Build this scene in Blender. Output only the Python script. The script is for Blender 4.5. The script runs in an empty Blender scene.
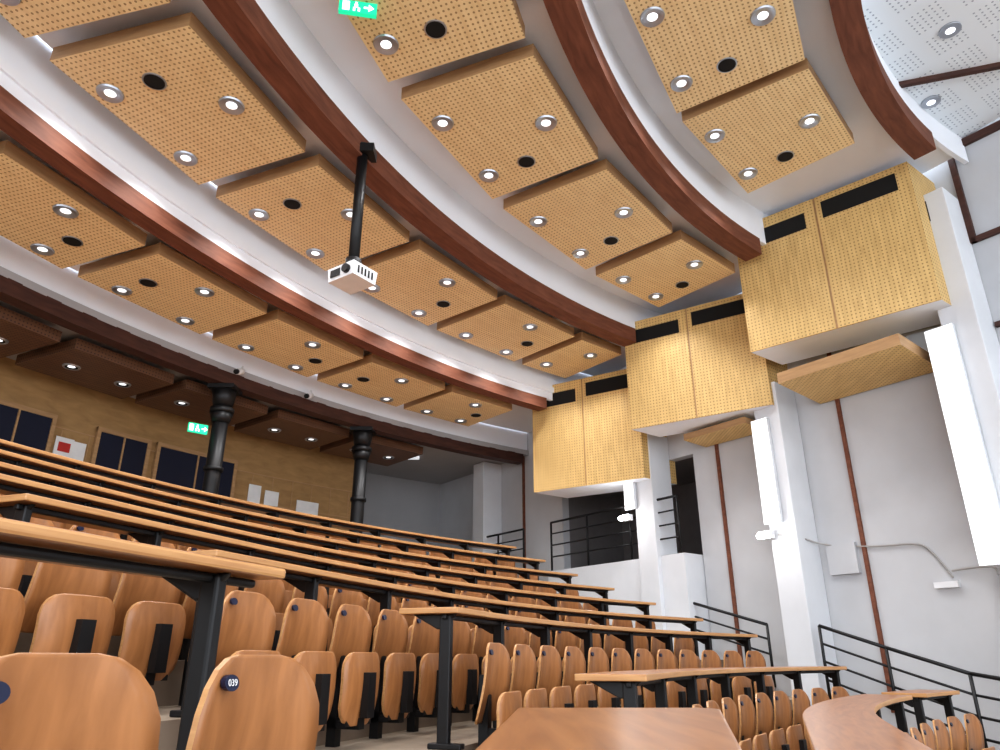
import bpy, bmesh, math, random
from mathutils import Vector, Matrix
random.seed(3)
Z0=1.45
CX,CY=10.1,1.0
rad=math.radians
sc=bpy.context.scene
sc.view_settings.view_transform='Standard'
try: sc.view_settings.look='Medium High Contrast'
except Exception: sc.view_settings.look='None'
sc.view_settings.exposure=.32

# ---------------------------------------------------------------- materials
def newmat(name):
    m=bpy.data.materials.new(name); m.use_nodes=True
    nt=m.node_tree; b=nt.nodes['Principled BSDF']
    return m,nt,b
def plain(name,col,rough=.5,metal=0,noise=0.06,scale=6,bump=0.0,emit=None,es=0,coat=0):
    m,nt,b=newmat(name)
    b.inputs['Roughness'].default_value=rough
    b.inputs['Metallic'].default_value=metal
    if coat: b.inputs['Coat Weight'].default_value=coat
    n=nt.nodes.new('ShaderNodeTexNoise'); n.inputs['Scale'].default_value=scale; n.inputs['Detail'].default_value=4
    tc=nt.nodes.new('ShaderNodeTexCoord'); nt.links.new(tc.outputs['Object'],n.inputs['Vector'])
    mx=nt.nodes.new('ShaderNodeMix'); mx.data_type='RGBA'
    mx.inputs['A'].default_value=(*[c*(1-noise*2) for c in col],1)
    mx.inputs['B'].default_value=(*[min(1,c*(1+noise*2)) for c in col],1)
    nt.links.new(n.outputs['Fac'],mx.inputs['Factor'])
    nt.links.new(mx.outputs['Result'],b.inputs['Base Color'])
    if bump:
        bp=nt.nodes.new('ShaderNodeBump'); bp.inputs['Strength'].default_value=bump; bp.inputs['Distance'].default_value=.01
        nt.links.new(n.outputs['Fac'],bp.inputs['Height']); nt.links.new(bp.outputs['Normal'],b.inputs['Normal'])
    if emit:
        b.inputs['Emission Color'].default_value=(*emit,1); b.inputs['Emission Strength'].default_value=es
    return m
def wood(name,c1,c2,rough=.35,uvs=(1.2,14),coat=.3,perf=None,perfcol=(.25,.13,.04),hole=.22):
    m,nt,b=newmat(name)
    tc=nt.nodes.new('ShaderNodeTexCoord')
    mp=nt.nodes.new('ShaderNodeMapping'); mp.inputs['Scale'].default_value=(uvs[0],uvs[1],1)
    nt.links.new(tc.outputs['UV'],mp.inputs['Vector'])
    n=nt.nodes.new('ShaderNodeTexNoise'); n.inputs['Scale'].default_value=3; n.inputs['Detail'].default_value=6; n.inputs['Distortion'].default_value=.6
    nt.links.new(mp.outputs['Vector'],n.inputs['Vector'])
    cr=nt.nodes.new('ShaderNodeValToRGB'); cr.color_ramp.elements[0].position=.3; cr.color_ramp.elements[1].position=.7
    cr.color_ramp.elements[0].color=(*c1,1); cr.color_ramp.elements[1].color=(*c2,1)
    nt.links.new(n.outputs['Fac'],cr.inputs['Fac'])
    out=cr.outputs['Color']
    if perf:
        vm=nt.nodes.new('ShaderNodeVectorMath'); vm.operation='SCALE'; vm.inputs['Scale'].default_value=1/perf
        nt.links.new(tc.outputs['UV'],vm.inputs[0])
        fr=nt.nodes.new('ShaderNodeVectorMath'); fr.operation='FRACTION'; nt.links.new(vm.outputs[0],fr.inputs[0])
        sb=nt.nodes.new('ShaderNodeVectorMath'); sb.operation='SUBTRACT'; sb.inputs[1].default_value=(.5,.5,0); nt.links.new(fr.outputs[0],sb.inputs[0])
        ln=nt.nodes.new('ShaderNodeVectorMath'); ln.operation='LENGTH'; nt.links.new(sb.outputs[0],ln.inputs[0])
        lt=nt.nodes.new('ShaderNodeMath'); lt.operation='LESS_THAN'; lt.inputs[1].default_value=hole; nt.links.new(ln.outputs['Value'],lt.inputs[0])
        mx=nt.nodes.new('ShaderNodeMix'); mx.data_type='RGBA'; mx.inputs['B'].default_value=(*perfcol,1)
        nt.links.new(lt.outputs[0],mx.inputs['Factor']); nt.links.new(out,mx.inputs['A']); out=mx.outputs['Result']
    nt.links.new(out,b.inputs['Base Color'])
    b.inputs['Roughness'].default_value=rough; b.inputs['Coat Weight'].default_value=coat; b.inputs['Coat Roughness'].default_value=.2
    return m
M={}
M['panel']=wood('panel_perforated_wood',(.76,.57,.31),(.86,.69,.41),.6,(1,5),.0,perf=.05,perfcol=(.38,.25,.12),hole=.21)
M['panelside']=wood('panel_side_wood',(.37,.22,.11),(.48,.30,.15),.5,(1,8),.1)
M['panelshaded']=wood('panel_shaded_wood',(.13,.065,.038),(.19,.095,.05),.5,(1,5),0,perf=.05,perfcol=(.06,.03,.02))  # panel wood again, the low light of the rear tier put into its colour
M['box']=wood('cabinet_perforated_wood',(.58,.39,.16),(.72,.51,.22),.55,(5,.8),.0,perf=.05,perfcol=(.32,.19,.07),hole=.2)
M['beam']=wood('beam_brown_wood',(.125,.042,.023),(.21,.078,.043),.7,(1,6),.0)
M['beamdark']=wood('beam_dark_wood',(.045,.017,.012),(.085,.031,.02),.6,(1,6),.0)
M['table']=wood('table_varnished_wood',(.25,.095,.030),(.39,.165,.056),.3,(1,10),.25)
M['edge']=wood('table_edge_wood',(.42,.21,.085),(.54,.30,.125),.4,(1,20),.1)
M['seat']=wood('seat_plywood',(.27,.112,.038),(.40,.175,.064),.35,(6,1.5),.2)
M['backwood']=wood('rear_wall_wood',(.32,.19,.08),(.43,.265,.115),.5,(1,3),.05)
M['black']=plain('black_metal',(.010,.010,.011),.45,.2,.1)
M['vent']=plain('black_vent',(.006,.006,.006),.8)
M['white']=plain('white_plaster',(.84,.87,.92),.85,0,.02,2,.1)
M['wall']=plain('side_wall_plaster',(.51,.52,.54),.9,0,.08,1.3,.15)
M['shadedwhite']=plain('shaded_white_plaster',(.40,.40,.41),.9,0,.06,1.3,.15)  # white plaster darkened in colour to paint the shade under the balcony
M['pillar']=plain('pillar_plaster',(.65,.67,.70),.85,0,.05,2,.1)
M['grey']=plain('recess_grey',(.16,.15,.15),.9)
M['floor']=plain('tier_floor_tile',(.30,.24,.18),.6,0,.12,5,.05)
M['riser']=plain('tier_riser',(.20,.15,.11),.7,0,.12,5)
M['blue']=plain('door_dark_blue',(.005,.008,.028),.6)
M['metalwhite']=plain('lamp_ring_metal',(.42,.45,.50),.3,.7)
M['lamp']=plain('lamp_glow',(.9,.9,.9),.5,emit=(.92,.96,1),es=.9)
M['tube']=plain('light_strip_glow',(.9,.9,.9),.5,emit=(.88,.94,1),es=.45)
M['spotglow']=plain('emergency_glow',(.9,.9,.9),.5,emit=(.9,.96,1),es=20)
M['green']=plain('exit_green',(.0,.45,.22),.5,emit=(.02,.8,.4),es=.6)
M['signwhite']=plain('sign_white',(.9,.9,.9),.5,emit=(1,1,1),es=.8)
M['numwhite']=plain('number_white',(.7,.7,.7),.5)
M['paper']=plain('poster_paper',(.8,.8,.8),.7)
M['red']=plain('poster_red',(.5,.04,.03),.7)
M['plastic']=plain('projector_plastic',(.75,.76,.78),.4)
M['label']=plain('label_navy',(.008,.012,.04),.3)
M['cable']=plain('cable_grey',(.35,.34,.33),.6)
def perfwhite():
    m=wood('front_ceiling_tiles',(.76,.82,.87),(.80,.86,.90),.7,(1,1),0,perf=.06,perfcol=(.38,.43,.50),hole=.19)
    nt=m.node_tree; b=nt.nodes['Principled BSDF']
    tc=nt.nodes.new('ShaderNodeTexCoord')
    vm=nt.nodes.new('ShaderNodeVectorMath'); vm.operation='SCALE'; vm.inputs['Scale'].default_value=1/.48
    nt.links.new(tc.outputs['UV'],vm.inputs[0])
    fr=nt.nodes.new('ShaderNodeVectorMath'); fr.operation='FRACTION'; nt.links.new(vm.outputs[0],fr.inputs[0])
    sp=nt.nodes.new('ShaderNodeSeparateXYZ'); nt.links.new(fr.outputs[0],sp.inputs[0])
    a=nt.nodes.new('ShaderNodeMath'); a.operation='LESS_THAN'; a.inputs[1].default_value=.25; nt.links.new(sp.outputs[0],a.inputs[0])
    c=nt.nodes.new('ShaderNodeMath'); c.operation='LESS_THAN'; c.inputs[1].default_value=.25; nt.links.new(sp.outputs[1],c.inputs[0])
    d=nt.nodes.new('ShaderNodeMath'); d.operation='MAXIMUM'; nt.links.new(a.outputs[0],d.inputs[0]); nt.links.new(c.outputs[0],d.inputs[1])
    src=b.inputs['Base Color'].links[0].from_socket
    mx=nt.nodes.new('ShaderNodeMix'); mx.data_type='RGBA'; mx.inputs['B'].default_value=(.78,.84,.89,1)
    nt.links.new(d.outputs[0],mx.inputs['Factor']); nt.links.new(src,mx.inputs['A']); nt.links.new(mx.outputs['Result'],b.inputs['Base Color'])
    return m
M['tiles']=perfwhite()

# ---------------------------------------------------------------- mesh builder
class MB:
    def __init__(s,name,mats):
        s.name=name; s.bm=bmesh.new(); s.mats=mats; s.uv=s.bm.loops.layers.uv.new('UVMap')
    def facev(s,vs,mat=0,uvs=None,smooth=False):
        try: f=s.bm.faces.new(vs)
        except ValueError: return None
        f.material_index=mat; f.smooth=smooth
        if uvs is None:
            f.normal_update(); n=f.normal
            ax=max(range(3),key=lambda i:abs(n[i]))
            if ax==2: uvs=[(v.co.x,v.co.y) for v in vs]
            else:
                t=Vector((0,0,1)).cross(n); t=t.normalized() if t.length>1e-5 else Vector((1,0,0))
                uvs=[(v.co.dot(t),v.co.z) for v in vs]
        for l,u in zip(f.loops,uvs): l[s.uv].uv=u
        return f
    def hexa(s,b,t,mat=0,mats=None):
        mm=mats or [mat]*6
        vb=[s.bm.verts.new((p[0],p[1],p[2]+Z0)) for p in b]; vt=[s.bm.verts.new((p[0],p[1],p[2]+Z0)) for p in t]
        s.facev(vb[::-1],mm[0]); s.facev(vt,mm[1])
        for i in range(4):
            j=(i+1)%4; s.facev([vb[i],vb[j],vt[j],vt[i]],mm[2+i])
    def prism(s,xy,z0,z1,mat=0,mats=None):
        s.hexa([(x,y,z0) for x,y in xy],[(x,y,z1) for x,y in xy],mat,mats)
    def poly(s,xy,z0,z1,mt=0,ms=1):
        vb=[s.bm.verts.new((x,y,z0+Z0)) for x,y in xy]; vt=[s.bm.verts.new((x,y,z1+Z0)) for x,y in xy]
        uv=[(v.co.y,v.co.x) for v in vt]
        s.facev(vb[::-1],mt,uv[::-1]); s.facev(vt,mt,uv)
        for i in range(len(xy)):
            j=(i+1)%len(xy); s.facev([vb[i],vb[j],vt[j],vt[i]],ms)
    def sweep(s,P,f0,f1,n,prof,mats=None,mat=0,close=True):
        k=len(prof); rings=[]; ulen=[0]
        for i in range(n+1):
            f=f0+(f1-f0)*i/n
            rings.append([s.bm.verts.new((*P(r,f),z+Z0)) for r,z in prof])
            if i: ulen.append(ulen[-1]+(rings[-1][0].co-rings[-2][0].co).length)
        vl=[0]
        for j in range(k):
            a=prof[j]; b=prof[(j+1)%k]; vl.append(vl[-1]+math.hypot(a[0]-b[0],a[1]-b[1]))
        for i in range(n):
            for j in range(k if close else k-1):
                j2=(j+1)%k
                s.facev([rings[i][j],rings[i+1][j],rings[i+1][j2],rings[i][j2]],(mats[j] if mats else mat),
                    [(ulen[i],vl[j]),(ulen[i+1],vl[j]),(ulen[i+1],vl[j+1]),(ulen[i],vl[j+1])])
        if close:
            s.facev(rings[0],mats[0] if mats else mat); s.facev(rings[-1][::-1],mats[0] if mats else mat)
    def tube(s,p,q,r=.02,mat=0,n=8,r2=None,cap=True):
        p=Vector((p[0],p[1],p[2]+Z0)); q=Vector((q[0],q[1],q[2]+Z0)); d=(q-p)
        if d.length<1e-6: return
        d.normalize(); a=d.orthogonal().normalized(); b=d.cross(a); r2=r if r2 is None else r2
        A=[];B=[]
        for i in range(n):
            t=2*math.pi*i/n; o=a*math.cos(t)+b*math.sin(t)
            A.append(s.bm.verts.new(p+o*r)); B.append(s.bm.verts.new(q+o*r2))
        for i in range(n):
            j=(i+1)%n; s.facev([A[i],A[j],B[j],B[i]],mat,smooth=True)
        if cap: s.facev(A[::-1],mat); s.facev(B,mat)
    def disc(s,c,r,mat=0,n=24,r0=0):
        c=Vector((c[0],c[1],c[2]+Z0))
        o=[s.bm.verts.new(c+Vector((math.cos(2*math.pi*i/n)*r,math.sin(2*math.pi*i/n)*r,0))) for i in range(n)]
        s.facev(o,mat)
    def done(s,parent=None,recalc=True,bevel=0):
        if recalc: bmesh.ops.recalc_face_normals(s.bm,faces=s.bm.faces)
        me=bpy.data.meshes.new(s.name); s.bm.to_mesh(me); s.bm.free()
        for m in s.mats: me.materials.append(M[m])
        o=bpy.data.objects.new(s.name,me); sc.collection.objects.link(o)
        if parent: o.parent=parent
        if bevel:
            b=o.modifiers.new('bevel','BEVEL'); b.width=bevel; b.segments=2; b.limit_method='ANGLE'
        return o
def empty(name):
    e=bpy.data.objects.new(name,None); sc.collection.objects.link(e); return e

# ---------------------------------------------------------------- plan geometry
def Parc(R,f):
    f=rad(f); return (CX-R*math.cos(f),CY+R*math.sin(f))
F0=20.
def Prow(R,f):
    if f>=F0: return Parc(R,f)
    x,y=Parc(R,F0); d=rad(F0-f)*11
    return (x-d*math.sin(rad(F0)),y-d*math.cos(rad(F0)))
def phiY(R,Y):
    sn=(Y-CY)/R
    if sn>=math.sin(rad(F0)): return math.degrees(math.asin(sn))
    d=(CY+R*math.sin(rad(F0))-Y)/math.cos(rad(F0)); return F0-math.degrees(d/11)
def phiS(R,s): return 53.13+math.degrees(math.asin(s/R))
def Q(a,s): return (CX-.6*a+.8*s, CY+.8*a+.6*s)

# ---------------------------------------------------------------- seating tiers
rows=[ # R, ztable, ystart table, ystart seats
 (8.90,-.28,2.3,None),
 (10.0,-.07,4.05,4.3),
 (11.07,.285,4.45,4.5),
 (11.86,.50,3.65,3.5),
 (12.65,.745,3.5,3.0),
 (13.44,1.00,2.6,2.6),
 (14.23,1.27,2.6,2.6),
 (15.02,1.57,2.6,2.6),
 (15.81,1.88,2.6,2.6)]
SEND=-.55
fl=MB('floor',['floor','riser'])
FLOW=-1.30
fmin=phiY(11,-4.5)
edges=[r[0]-.13 for r in rows]; zf=[r[1]-.75 for r in rows]
fl.prism([(-14,-8),(16,-8),(16,26),(-14,26)],FLOW-.1,FLOW)
for i,(e,z) in enumerate(zip(edges,zf)):
    e2=edges[i+1] if i+1<len(edges) else 22.6
    fe=phiS((e+min(e2,18))/2,.93)
    fl.sweep(Prow,fmin,fe,44,[(e,FLOW-.02),(e,z),(e2,z),(e2,FLOW-.02)],mats=[1,0,1,1])
fl.done()

def table_row(R,z,f0,f1,zfloor,name='curved_desk_row',legsp=.95,w=.19,bev=.006,le=.45):
    L=rad(f1-f0)*R; n=max(2,int(L/.25))
    mb=MB(name,['table','edge','black'])
    mb.sweep(Prow,f0,f1,n,[(R-w,z-.035),(R-w,z),(R+w,z),(R+w,z-.035)],mats=[1,0,1,0])
    mb.sweep(Prow,f0+.2,f1-.2,n,[(R-.10,z-.065),(R-.10,z-.037),(R-.07,z-.037),(R-.07,z-.065)],mat=2)
    nl=max(2,int(round(L/legsp))+1)
    for i in range(nl):
        f=f0+.45+(f1-f0-.45-le)*i/(nl-1)
        dl=.024/R*57.3
        p=[Prow(R-.12,f-dl),Prow(R-.12,f+dl),Prow(R-.05,f+dl),Prow(R-.05,f-dl)]
        mb.prism(p,zfloor+.001,z-.04,2)
        b=[Prow(R-.05,f-dl*.6),Prow(R-.05,f+dl*.6),Prow(R-.03,f+dl*.6),Prow(R-.03,f-dl*.6)]
        t=[Prow(R-.15,f-dl*.6),Prow(R-.15,f+dl*.6),Prow(R+.13,f+dl*.6),Prow(R+.13,f-dl*.6)]
        mb.hexa([(*q,z-.12) for q in b],[(*q,z-.036) for q in t],2)
        p=[Prow(R-.2,f-dl*1.5),Prow(R-.2,f+dl*1.5),Prow(R+.0,f+dl*1.5),Prow(R+.0,f-dl*1.5)]
        mb.hexa([(*q,zfloor+.001) for q in p],[(*q,zfloor+.03) for q in p],2)
    return mb.done(bevel=bev)
for i,(R,z,ys,ss) in enumerate(rows):
    if i==0:
        table_row(R,z,phiY(R,ys),40.5,zf[0]); table_row(R,z,43.5,phiS(R,SEND),zf[0]); continue
    table_row(R,z,phiY(R,ys),phiS(R,SEND),zf[i])
table_row(10.9,.29,phiY(10.9,-1.2),phiY(10.9,2.62),zf[1],bev=.01,le=1.2)
mb=MB('wedge_desk',['table','edge','black'])
mb.poly([(.035,1.60),(.40,1.60),(.425,1.585),(.433,1.555),(.245,.80),(.12,.25),(-.085,.25),(-.03,.87)],-.125,-.09)
for (x,y) in ((.2,1.35),(.07,.45)):
    mb.prism([(x-.03,y-.03),(x+.03,y-.03),(x+.03,y+.03),(x-.03,y+.03)],zf[0],-.126,2)
    mb.prism([(x-.13,y-.02),(x+.13,y-.02),(x+.13,y+.02),(x-.13,y+.02)],-.16,-.126,2)
mb.done(bevel=.006)

# ---------------------------------------------------------------- folding seat mesh
def plate(bm,uv,w0,w1,h,rt,rb,curve,thick,org,tilt,mat,nx=10,nz=12):
    L=[[],[]]
    for side in (0,1):
        for j in range(nz+1):
            v=j/nz; vv=(1-math.cos(math.pi*v))/2
            d=vv*h
            hw=(w1+(w0-w1)*vv)/2
            if d<rt: hw-=rt*(1-math.sqrt(max(0,1-((rt-d)/rt)**2)))*.9
            if h-d<rb: hw-=rb*(1-math.sqrt(max(0,1-((rb-(h-d))/rb)**2)))*.9
            row=[]
            for i in range(nx+1):
                u=-1+2*i/nx
                x=u*hw; y=-curve*(u*u)*(hw/(w0/2))**2+ (thick if side else 0)
                y+= -.018*math.sin(math.pi*vv)
                z=-d
                row.append(bm.verts.new((org[0]+x,org[1]+y+tilt*z,org[2]+z)))
            L[side].append(row)
    def F(vs,m,sm=True):
        f=bm.faces.new(vs); f.material_index=m; f.smooth=sm
        for l in f.loops: l[uv].uv=(l.vert.co.x,l.vert.co.z)
    for side in (0,1):
        for j in range(nz):
            for i in range(nx):
                q=[L[side][j][i],L[side][j][i+1],L[side][j+1][i+1],L[side][j+1][i]]
                F(q if side==0 else q[::-1],mat)
    bd=[(0,i) for i in range(nx)]+[(j,nx) for j in range(nz)]+[(nz,i) for i in range(nx,0,-1)]+[(j,0) for j in range(nz,0,-1)]
    for k in range(len(bd)):
        a=bd[k]; b=bd[(k+1)%len(bd)]
        F([L[0][a[0]][a[1]],L[0][b[0]][b[1]],L[1][b[0]][b[1]],L[1][a[0]][a[1]]],mat+3 if mat==0 else mat,False)
def bx(bm,uv,x0,x1,y0,y1,z0,z1,mat,sh=0):
    v=[bm.verts.new(p) for p in [(x0,y0+sh,z0),(x1,y0+sh,z0),(x1,y1+sh,z0),(x0,y1+sh,z0),(x0,y0,z1),(x1,y0,z1),(x1,y1,z1),(x0,y1,z1)]]
    for q in [(0,3,2,1),(4,5,6,7),(0,1,5,4),(1,2,6,5),(2,3,7,6),(3,0,4,7)]:
        f=bm.faces.new([v[i] for i in q]); f.material_index=mat
        for l in f.loops: l[uv].uv=(l.vert.co.x,l.vert.co.z)
def seatmesh(leg):
    bm=bmesh.new(); uv=bm.loops.layers.uv.new('UVMap')
    plate(bm,uv,.45,.41,.44,.15,.08,.045,.014,(0,0,0),-.16,0)
    plate(bm,uv,.40,.42,.39,.10,.13,-.03,.016,(0,-.13,-.27),-.06,0)
    bx(bm,uv,-.04,.04,-.175,-.128,-.62,-.38,1,.0)
    bx(bm,uv,-.14,.14,-.10,-.04,-.66,-.63,1)
    bx(bm,uv,-.025,.025,-.12,.09,-.52,-.47,1)
    bx(bm,uv,-.03,.03,.03,.09,-leg,-.18,1)
    bx(bm,uv,-.03,.03,-.12,.09,-.68,-.62,1)
    n=20; c=Vector((-.12,-.024,-.055))
    vs=[bm.verts.new((c.x+.022*math.cos(2*math.pi*i/n),c.y-.006+.0026*math.sin(2*math.pi*i/n),c.z+.016*math.sin(2*math.pi*i/n))) for i in range(n)]
    vs2=[bm.verts.new((v.co.x,v.co.y+.012,v.co.z)) for v in vs]
    f=bm.faces.new(vs); f.material_index=2
    for i in range(n):
        j=(i+1)%n; f=bm.faces.new([vs[i],vs[j],vs2[j],vs2[i]]); f.material_index=2
    bmesh.ops.recalc_face_normals(bm,faces=bm.faces)
    me=bpy.data.meshes.new('folding_seat'); bm.to_mesh(me); bm.free()
    for k in ('seat','black','label','edge'): me.materials.append(M[k])
    return me
def add_seat(me,R,f,ztop,dr=0):
    o=bpy.data.objects.new('folding_seat',me); sc.collection.objects.link(o)
    x,y=Prow(R,f); o.location=(x,y,ztop+Z0)
    o.rotation_euler=(0,0,rad(90-max(f,F0)))
    return o
for i,(R,z,ys,ss) in enumerate(rows):
    if ss is None: continue
    leg=(z-.19)-zf[i-1]-.002
    me=seatmesh(leg)
    Rs=R-.29; f=phiY(Rs,ss)+1.0; fe=phiS(Rs,SEND)-1.2; st=.49/Rs*57.3
    while f<fe:
        add_seat(me,Rs,f,z-.19); f+=st if f>=F0 else .49/11*57.3
me=seatmesh(.82)
f=phiY(8.6,4.2)
while f<phiS(8.6,SEND)-1: add_seat(me,8.6,f,-.47); f+=.49/8.6*57.3
me=seatmesh(.01+.82)
near=[]
for yy in (1.74,1.26,.78):
    near.append(add_seat(me,10.25,phiY(10.25,yy),.01))
def number(parent,txt):
    c=bpy.data.curves.new('seat_number','FONT'); c.body=txt; c.size=.019; c.align_x='CENTER'; c.align_y='CENTER'; c.extrude=.0005
    o=bpy.data.objects.new('seat_number',c); sc.collection.objects.link(o); o.parent=parent
    o.location=(-.12,-.0318,-.055); o.rotation_euler=(rad(81),0,0); c.materials.append(M['numwhite'])
number(near[0],'039')

# ---------------------------------------------------------------- ceiling
beams=[(8.1,5.8),(10.4,5.3),(12.9,4.87),(15.0,4.27),(17.3,3.93)]
bsz=[(.28,.26),(.28,.26),(.27,.25),(.24,.20),(.24,.20)]
bend=[-.1,-.45,-.35,-.5,.8]
zc=[6.45,6.12,5.62,5.19,4.62,4.12]
cl=MB('ceiling',['white','tiles','shadedwhite'])
FA=-12
def fe(R,s=.93): return phiS(R,s)
cl.sweep(Parc,FA,fe(8)+.0,30,[(.6,zc[0]),(.6,zc[0]+.1),(8.0,zc[0]+.1),(8.0,zc[0])],mats=[1,1,1,1])
for f in cl.bm.faces:
    for l in f.loops:
        dx=l.vert.co.x-CX; dy=l.vert.co.y-CY
        l[cl.uv].uv=(-.6*dx+.8*dy+20.01,.8*dx+.6*dy+20.01)
for j in range(5):
    r0=beams[j][0]-.24; r1=beams[j+1][0]-.24 if j<4 else 22.6
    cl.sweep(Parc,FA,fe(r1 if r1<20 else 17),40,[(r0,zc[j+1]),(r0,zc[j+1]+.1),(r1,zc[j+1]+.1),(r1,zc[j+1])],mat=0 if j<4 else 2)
    rb,zb=beams[j]; bw,bh=bsz[j]
    cl.sweep(Parc,FA,fe(rb),40,[(rb-bw+.03,zb+bh),(rb-bw+.03,zc[j]+.02),(rb-bw+.09,zc[j]+.02),(rb-bw+.09,zb+bh)])
cl.done()
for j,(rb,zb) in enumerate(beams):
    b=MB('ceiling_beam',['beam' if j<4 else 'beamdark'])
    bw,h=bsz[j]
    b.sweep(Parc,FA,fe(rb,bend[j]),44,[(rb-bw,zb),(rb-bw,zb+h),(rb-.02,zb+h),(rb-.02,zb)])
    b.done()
tiers=[ (8.42,9.82,5.8,[(35.6,46.3),(23.4,34.6),(11.3,22.4)]),
        (10.66,12.1,5.3,[(44.2,51.5),(33.8,43.0),(23.4,32.6),(13.0,22.2),(2.6,11.8)]),
        (13.14,14.56,4.87,[(48.2,52.4),(40.3,47.4),(32.1,39.5),(23.8,31.2),(15.4,22.8),(7,14.4)]),
        (15.24,16.55,4.27,[(44.2,49.6),(37.6,43.6),(30.7,36.9),(23.6,30.0),(16.6,22.9),(9.6,15.9)]),
        (17.6,18.9,3.86,[(43.5,48.5),(37.8,42.8),(32.1,37.1),(26.4,31.4),(20.7,25.7)])]
spots=[]
for ti,(r0,r1,z,L) in enumerate(tiers):
    for pi,(f0,f1) in enumerate(L):
        root=empty('acoustic_ceiling_panel')
        p=MB('panel_board',['panelside','panel' if ti<4 else 'panelshaded'])
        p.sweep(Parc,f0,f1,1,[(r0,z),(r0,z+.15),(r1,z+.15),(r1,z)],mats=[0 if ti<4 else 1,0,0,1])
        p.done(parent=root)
        d=MB('downlights',['metalwhite','lamp','vent'])
        short=(f1-f0)<4.6
        bl=(.25,.5,0) if (ti,pi) in ((2,3),(2,4),(3,1),(3,3)) else (.78,.5,0)
        pos=[(.25,.85,1),(.52,.17,1),(.78,.85,1),bl]
        if short: pos=[(.3,.8,1),(.6,.25,1)]
        if ti==4: pos=[(.25,.5,1),(.75,.5,1)]
        for (u,v,k) in pos:
            f=f0+(f1-f0)*u; R=r0+(r1-r0)*v; x,y=Parc(R,f)
            if k:
                n=24
                for (ra,za,rb2,zb2,mm) in [(.12,z-.002,.112,z-.018,0),(.112,z-.018,.085,z-.014,0),(.085,z-.014,.05,z-.004,2 if ti==4 else 0)]:
                    d.tube((x,y,za),(x,y,zb2),ra,mm,n,r2=rb2,cap=False)
                d.disc((x,y,z-.005),.052,1)
                if ti<4: spots.append((x,y,z-.03))
            else:
                d.tube((x,y,z-.001),(x,y,z-.014),.09,2,24); d.tube((x,y,z-.001),(x,y,z-.008),.105,0,24)
        d.done(parent=root,recalc=True)
for (x,y,z) in spots:
    l=bpy.data.lights.new('downlight_lamp','SPOT'); l.energy=56; l.spot_size=rad(125); l.spot_blend=.8; l.color=(.99,.99,1); l.shadow_soft_size=.06
    o=bpy.data.objects.new('downlight_lamp',l); sc.collection.objects.link(o); o.location=(x,y,z+Z0)
fc=MB('front_ceiling_downlights',['metalwhite','lamp'])
for (px,py) in [(4.95,6.0),(5.35,7.1),(4.2,3.6)]:
    fc.tube((px,py,zc[0]-.001),(px,py,zc[0]-.02),.11,0,24); fc.disc((px,py,zc[0]-.021),.05,1)
fc.done()

# ---------------------------------------------------------------- right wall
w=MB('wall_right',['wall','grey'])
def wbox(mb,a0,a1,s0,s1,z0,z1,m=0): mb.prism([Q(a0,s0),Q(a1,s0),Q(a1,s1),Q(a0,s1)],z0,z1,m)
wbox(w,1.5,12.7,.93,1.1,FLOW,6.6)
wbox(w,12.7,16.0,.93,1.1,3.2,6.6)
wbox(w,16.0,23,.93,1.1,FLOW,6.6)
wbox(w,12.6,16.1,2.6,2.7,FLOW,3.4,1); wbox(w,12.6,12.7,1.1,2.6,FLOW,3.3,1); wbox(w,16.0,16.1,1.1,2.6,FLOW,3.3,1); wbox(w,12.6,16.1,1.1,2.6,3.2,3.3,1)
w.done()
for a,t in ((8.22,5.6),(10.93,3.4),(13.4,3.6),(18.2,4.1)):
    p=MB('wall_pillar',['pillar']); wbox(p,a-.2,a+.2,.42,.925,zf[0]-.25,t if t!=3.4 else 3.78); p.done(bevel=.01)
for a in (10.1,12.2,17.2):
    p=MB('trim_vertical',['beam']); wbox(p,a-.025,a+.025,.89,.928,-.6,4.9); p.done()
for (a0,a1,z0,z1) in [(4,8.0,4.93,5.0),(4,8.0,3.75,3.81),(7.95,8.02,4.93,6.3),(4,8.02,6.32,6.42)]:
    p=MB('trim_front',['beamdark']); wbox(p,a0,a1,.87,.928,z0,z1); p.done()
p=MB('trim_ceiling',['beamdark']); p.prism([(4.75,6.78),(4.75,6.84),(6.6,6.28),(6.6,6.22)],zc[0]-.06,zc[0]-.001); p.done()

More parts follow.
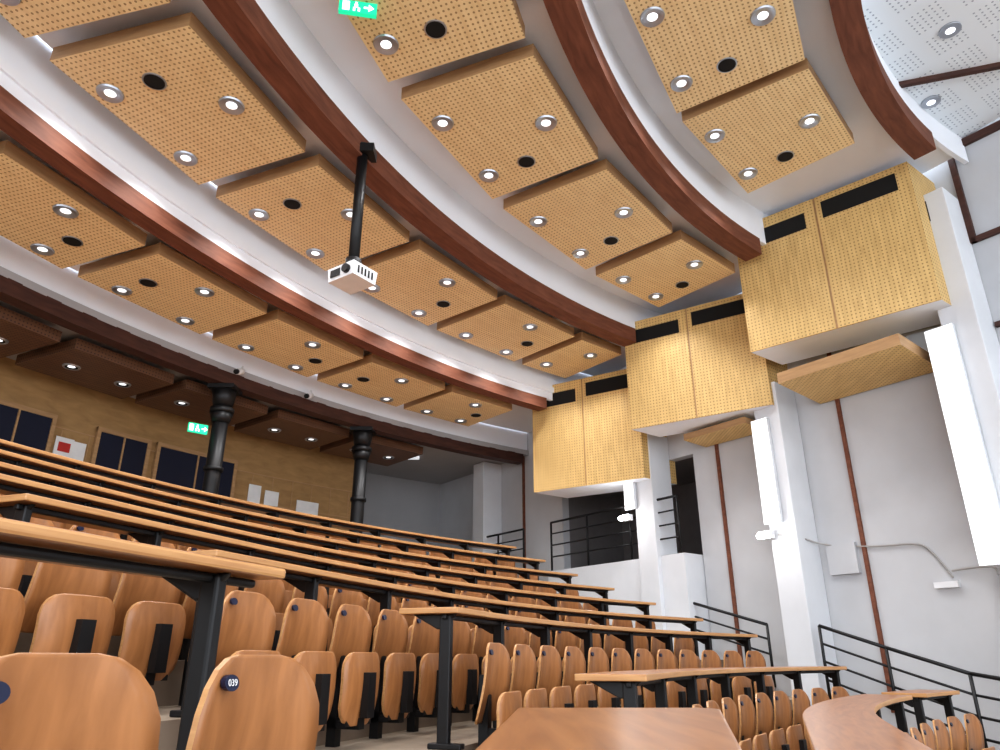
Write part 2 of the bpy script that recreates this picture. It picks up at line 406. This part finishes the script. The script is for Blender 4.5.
# ---------------------------------------------------------------- cabinets
def cabinet(L,R,z0,z1,name='wooden_speaker_cabinet',dep=.8):
    L=Vector(L);R=Vector(R); n=Vector((.8,.6))
    mb=MB(name,['box','white','vent','panelside'])
    bL=L+n*dep; bR=R+n*dep
    mb.prism([L,R,bR,bL],z0,z1,0,mats=[1,1,0,0,0,0])
    d=(R-L); out=Vector((d.y,-d.x)).normalized()
    if out.dot(n)>0: out=-out
    def pt(u,v,o): p=L+d*u+out*o; return (p.x,p.y,z0+(z1-z0)*v)
    def slab(u0,u1,v0,v1,o0,o1,m):
        mb.hexa([pt(u0,v0,o0),pt(u1,v0,o0),pt(u1,v0,o1),pt(u0,v0,o1)],[pt(u0,v1,o0),pt(u1,v1,o0),pt(u1,v1,o1),pt(u0,v1,o1)],m)
    slab(.0,.488,0,1,.001,.02,0); slab(.50,1.0,0,1,.001,.02,0); slab(.488,.50,0,1,.001,.006,3)
    slab(.045,.43,.79,.915,.0205,.024,2); slab(.53,.93,.82,.95,.0205,.024,2)
    s0=R+n*.25; s1=R+n*.6; o=d.normalized()*.012
    mb.hexa([(s0.x,s0.y,z0+1.2),(s1.x,s1.y,z0+1.2),(s1.x+o.x,s1.y+o.y,z0+1.2),(s0.x+o.x,s0.y+o.y,z0+1.2)],
            [(s0.x,s0.y,z0+1.5),(s1.x,s1.y,z0+1.5),(s1.x+o.x,s1.y+o.y,z0+1.5),(s0.x+o.x,s0.y+o.y,z0+1.5)],2)
    return mb.done()
cabinet((3.52,9.3),(5.28,7.7),4.0,6.0,dep=.75)
cabinet((2.10,11.07),(3.93,9.85),3.42,5.27,dep=.68)
cabinet((.62,12.9),(2.40,11.75),2.80,4.78,dep=.8)
def wedge(a0,a1,s0,s1,zf_,zb_,t):
    mb=MB('wall_acoustic_panel',['panelside','box'])
    b=[(*Q(a0,s0),zf_),(*Q(a1,s0),zf_),(*Q(a1,s1),zb_),(*Q(a0,s1),zb_)]
    mb.hexa(b,[(x,y,z+t) for x,y,z in b],0,mats=[1,1,0,0,0,0]); mb.done()
wedge(10.35,8.7,-.12,.9,3.50,3.42,.15)
wedge(12.4,11.25,.35,.9,3.26,3.24,.10)

def strip(a,s,z0,z1,wd=.26):
    p=MB('vertical_light_strip',['tube','pillar'])
    p.prism([Q(a-wd/2,s),Q(a+wd/2,s),Q(a+wd/2,s+.06),Q(a-wd/2,s+.06)],z0,z1,0,mats=[1,1,0,1,1,1]); p.done()
strip(8.43,.34,.95,3.75,.32); strip(11.02,.34,1.75,3.25,.26); strip(13.65,.34,2.35,2.95,.22)
def elamp(a,s,z,e=25):
    p=MB('emergency_lamp',['plastic','spotglow'])
    wbox(p,a-.1,a+.1,s,s+.1,z-.05,z+.05,0)
    for k in (-.05,.05):
        x,y=Q(a+k,s-.02); p.tube((x,y,z-.0),(x-.03,y-.03,z-.02),.035,1,12)
    p.done()
    l=bpy.data.lights.new('emergency_bulb','POINT'); l.energy=e; l.shadow_soft_size=.05
    o=bpy.data.objects.new('emergency_bulb',l); sc.collection.objects.link(o); x,y=Q(a,s-.25); o.location=(x,y,z+Z0)
elamp(11.15,.30,1.6,7); elamp(13.75,.30,2.22,6); elamp(8.2,.30,.78,6)
def cable(pts,r=.012):
    c=bpy.data.curves.new('wall_cable','CURVE'); c.dimensions='3D'; c.bevel_depth=r
    s=c.splines.new('NURBS'); s.points.add(len(pts)-1); s.use_endpoint_u=True; s.order_u=3
    for p,q in zip(s.points,pts): p.co=(q[0],q[1],q[2]+Z0,1)
    o=bpy.data.objects.new('wall_cable',c); sc.collection.objects.link(o); c.materials.append(M['cable'])
cable([(*Q(11.0,.40),1.6),(*Q(10.75,.5),1.55),(*Q(10.65,.9),1.45),(*Q(9.9,.9),1.35),(*Q(9.4,.9),1.35),(*Q(9.25,.9),1.2),(*Q(9.1,.9),.9)])
cable([(*Q(9.1,.9),.98),(*Q(8.8,.88),1.0),(*Q(8.5,.6),.95),(*Q(8.45,.4),.85)])
p=MB('junction_box',['plastic']); wbox(p,9.05,9.32,.86,.925,.79,.86); p.done()
p=MB('wall_switch_panel',['wall']); wbox(p,10.2,10.6,.86,.925,1.05,1.45); p.done()

p=MB('landing_platform',['pillar']); wbox(p,12.72,15.98,.5,2.6,-.2,1.55); p.done()
def railing(pts,h=.85,nbars=4,r=.018,name='metal_handrail',post=True):
    mb=MB(name,['black'])
    for i in range(len(pts)):
        x,y,z=pts[i]; mb.tube((x,y,z),(x,y,z+h),r*1.1)
        if i<len(pts)-1:
            X,Y,Zz=pts[i+1]
            for k in range(nbars):
                hh=h*(1-k*.24)
                mb.tube((x,y,z+hh),(X,Y,Zz+hh),r*(1.2 if k==0 else .8))
    mb.done()
railing([(*Q(a,.53),1.56) for a in (12.8,13.85,14.9,15.9)],.9)
railing([(*Q(a,.53),1.65) for a in (16.75,17.6,18.3)],.8,3)
railing([(*Q(a,.62),zz) for a,zz in ((14.4,.45),(12.9,.05),(11.5,-.35))],.8,3)
railing([(*Q(a,.40),zz) for a,zz in ((10.6,-.48),(9.8,-.75),(8.95,-1.02),(8.0,-1.18),(7.0,-1.28))],.88,4)

# ---------------------------------------------------------------- rear wall
b=MB('wall_rear',['backwood','shadedwhite','panelside'])
RB=19.4
b.sweep(Parc,8,47.8,40,[(RB,1.0),(RB,3.3),(RB+.15,3.3),(RB+.15,1.0)],mat=0)
b.sweep(Parc,8,47.8,40,[(RB+.02,3.3),(RB+.02,4.15),(RB+.15,4.15),(RB+.15,3.3)],mat=0)
for i in range(30):
    f=9+i*1.3; b.sweep(Parc,f,f+.05,1,[(RB-.006,1.0),(RB-.006,3.29),(RB,3.29),(RB,1.0)],mat=2)
for zz in (2.1,2.75,3.3):
    b.sweep(Parc,8,47.8,40,[(RB-.008,zz),(RB-.008,zz+.02),(RB,zz+.02),(RB,zz)],mat=2)
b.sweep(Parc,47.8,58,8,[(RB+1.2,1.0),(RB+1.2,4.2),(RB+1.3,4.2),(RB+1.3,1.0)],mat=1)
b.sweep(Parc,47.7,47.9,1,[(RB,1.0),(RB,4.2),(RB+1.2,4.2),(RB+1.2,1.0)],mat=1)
b.done()
for i,(f0,f1) in enumerate([(26.3,29.2),(31.5,33.9),(34.6,38.9)]):
    d=MB('door_%d'%(i+1),['blue','panelside'])
    d.sweep(Parc,f0,f1,3,[(RB-.05,1.22),(RB-.05,3.4),(RB-.012,3.4),(RB-.012,1.22)],mat=0)
    fm=(f0+f1)/2
    for (g0,g1) in ((f0-.18,f0),(f1,f1+.18),(fm-.04,fm+.04)):
        d.sweep(Parc,g0,g1,1,[(RB-.07,1.22),(RB-.07,3.46),(RB-.012,3.46),(RB-.012,1.22)],mat=1)
    d.sweep(Parc,f0-.18,f1+.18,3,[(RB-.07,3.4),(RB-.07,3.47),(RB-.012,3.47),(RB-.012,3.4)],mat=1)
    d.done()
def poster(f,z,wd,h,mat='paper',R=RB-.03):
    df=wd/R*57.3/2; m=MB('wall_poster',[mat]); m.sweep(Parc,f-df,f+df,1,[(R,z),(R,z+h),(R+.012,z+h),(R+.012,z)]); m.done()
poster(30.0,2.75,.28,.42); poster(30.0,2.95,.18,.14,'red',RB-.045); poster(30.7,2.8,.2,.35)
poster(40.4,2.75,.26,.34); poster(41.5,2.75,.3,.28); poster(43.9,2.65,.5,.3)
for (x,y) in ((-4.26,10.5),(-2.51,12.7)):
    c=MB('cast_iron_column',['black'])
    c.tube((x,y,.9),(x,y,3.6),.115,0,20); c.tube((x,y,3.35),(x,y,3.5),.13,0,20,r2=.17); c.tube((x,y,3.5),(x,y,3.58),.18,0,20); c.tube((x,y,3.58),(x,y,3.93),.14,0,20,r2=.2)
    c.prism([(x-.2,y-.2),(x+.2,y-.2),(x+.2,y+.2),(x-.2,y+.2)],3.86,3.925,0)
    c.tube((x,y,2.6),(x,y,2.66),.14,0,20)
    c.done()
x,y=Parc(18.6,50); p=MB('corridor_lamp',['plastic','tube']); p.prism([(x-.5,y-.06),(x+.1,y-.06),(x+.1,y+.06),(x-.5,y+.06)],4.05,4.11,1); p.done()

def exitsign(x,y,z,rz,wd=.34,h=.16,flat=False):
    root=empty('exit_sign')
    m=MB('sign_body',['green','signwhite'])
    c,s=math.cos(rz),math.sin(rz)
    def g(u,v,o): return (x+c*u+s*o, y+s*u-c*o, z+v)
    def bxx(u0,u1,v0,v1,o0,o1,mt): m.hexa([g(u0,v0,o0),g(u1,v0,o0),g(u1,v0,o1),g(u0,v0,o1)],[g(u0,v1,o0),g(u1,v1,o0),g(u1,v1,o1),g(u0,v1,o1)],mt)
    bxx(-wd/2,wd/2,-h/2,h/2,-.02,.02,0)
    bxx(-.13,-.07,-.05,.05,.021,.024,1); bxx(-.03,.0,-.01,.03,.021,.024,1); bxx(-.025,-.005,.036,.052,.021,.024,1)
    bxx(-.04,-.02,-.05,-.01,.021,.024,1); bxx(.0,.02,-.05,-.01,.021,.024,1); bxx(.05,.10,-.01,.01,.021,.024,1)
    m.hexa([g(.09,-.04,.021),g(.135,-.002,.021),g(.135,-.002,.024),g(.09,-.04,.024)],[g(.09,.04,.021),g(.135,.002,.021),g(.135,.002,.024),g(.09,.04,.024)],1)
    m.done(parent=root)
exitsign(-4.5,10.3,3.2,rad(40),.28,.14)
exitsign(-1.22,4.62,5.2,rad(10),.32,.13)

root=empty('ceiling_projector')
px,py=-1.44,6.2
m=MB('pole',['black']); m.tube((px,py,3.62),(px,py,4.95),.055,0,16); m.tube((px,py,4.98),(px,py,5.02),.09,0,16)
m.prism([(px-.13,py-.1),(px+.13,py-.1),(px+.13,py+.1),(px-.13,py+.1)],4.9,5.0); m.tube((px,py,3.56),(px,py,3.66),.08,0,16); m.done(parent=root)
m=MB('body',['plastic','black','lamp'])
c,s=math.cos(rad(-35)),math.sin(rad(-35))
def g(u,v,w): return (px+c*u-s*v,py+s*u+c*v,3.46+w)
m.hexa([g(-.17,-.15,-.07),g(.17,-.15,-.07),g(.17,.15,-.07),g(-.17,.15,-.07)],[g(-.18,-.16,.07),g(.18,-.16,.07),g(.18,.16,.07),g(-.18,.16,.07)],0)
m.hexa([g(-.13,-.165,-.04),g(.0,-.165,-.04),g(.0,-.16,-.04),g(-.13,-.16,-.04)],[g(-.13,-.165,.04),g(.0,-.165,.04),g(.0,-.16,.04),g(-.13,-.16,.04)],1)
a=g(.09,-.15,0); bq=g(.09,-.19,0); m.tube(a,bq,.045,1,16)
for k in range(5): 
    m.hexa([g(.182,-.1+k*.045,-.04),g(.182,-.08+k*.045,-.04),g(.178,-.08+k*.045,-.04),g(.178,-.1+k*.045,-.04)],[g(.182,-.1+k*.045,.04),g(.182,-.08+k*.045,.04),g(.178,-.08+k*.045,.04),g(.178,-.1+k*.045,.04)],1)
m.done(parent=root,bevel=.01)
for f,rr in ((33.6,16.95),(38.2,16.95)):
    x,y=Parc(rr,f); m=MB('security_camera',['plastic','black'])
    m.tube((x+.03,y,4.15),(x,y-.12,4.10),.05,0,12); m.tube((x,y-.12,4.10),(x-.01,y-.16,4.08),.04,1,12); m.tube((x,y+.05,4.25),(x,y,4.15),.02,0,8); m.done()

# ---------------------------------------------------------------- world / camera
wd=bpy.data.worlds.new('World'); sc.world=wd; wd.use_nodes=True
bg=wd.node_tree.nodes['Background']; bg.inputs[0].default_value=(.88,.93,1,1); bg.inputs[1].default_value=2.5
cam=bpy.data.cameras.new('Camera'); co=bpy.data.objects.new('Camera',cam); sc.collection.objects.link(co)
cam.lens=26.0; cam.sensor_width=36; co.location=(0,0,Z0); co.rotation_euler=(rad(90+21.5),0,0); cam.clip_start=.05
sc.camera=co
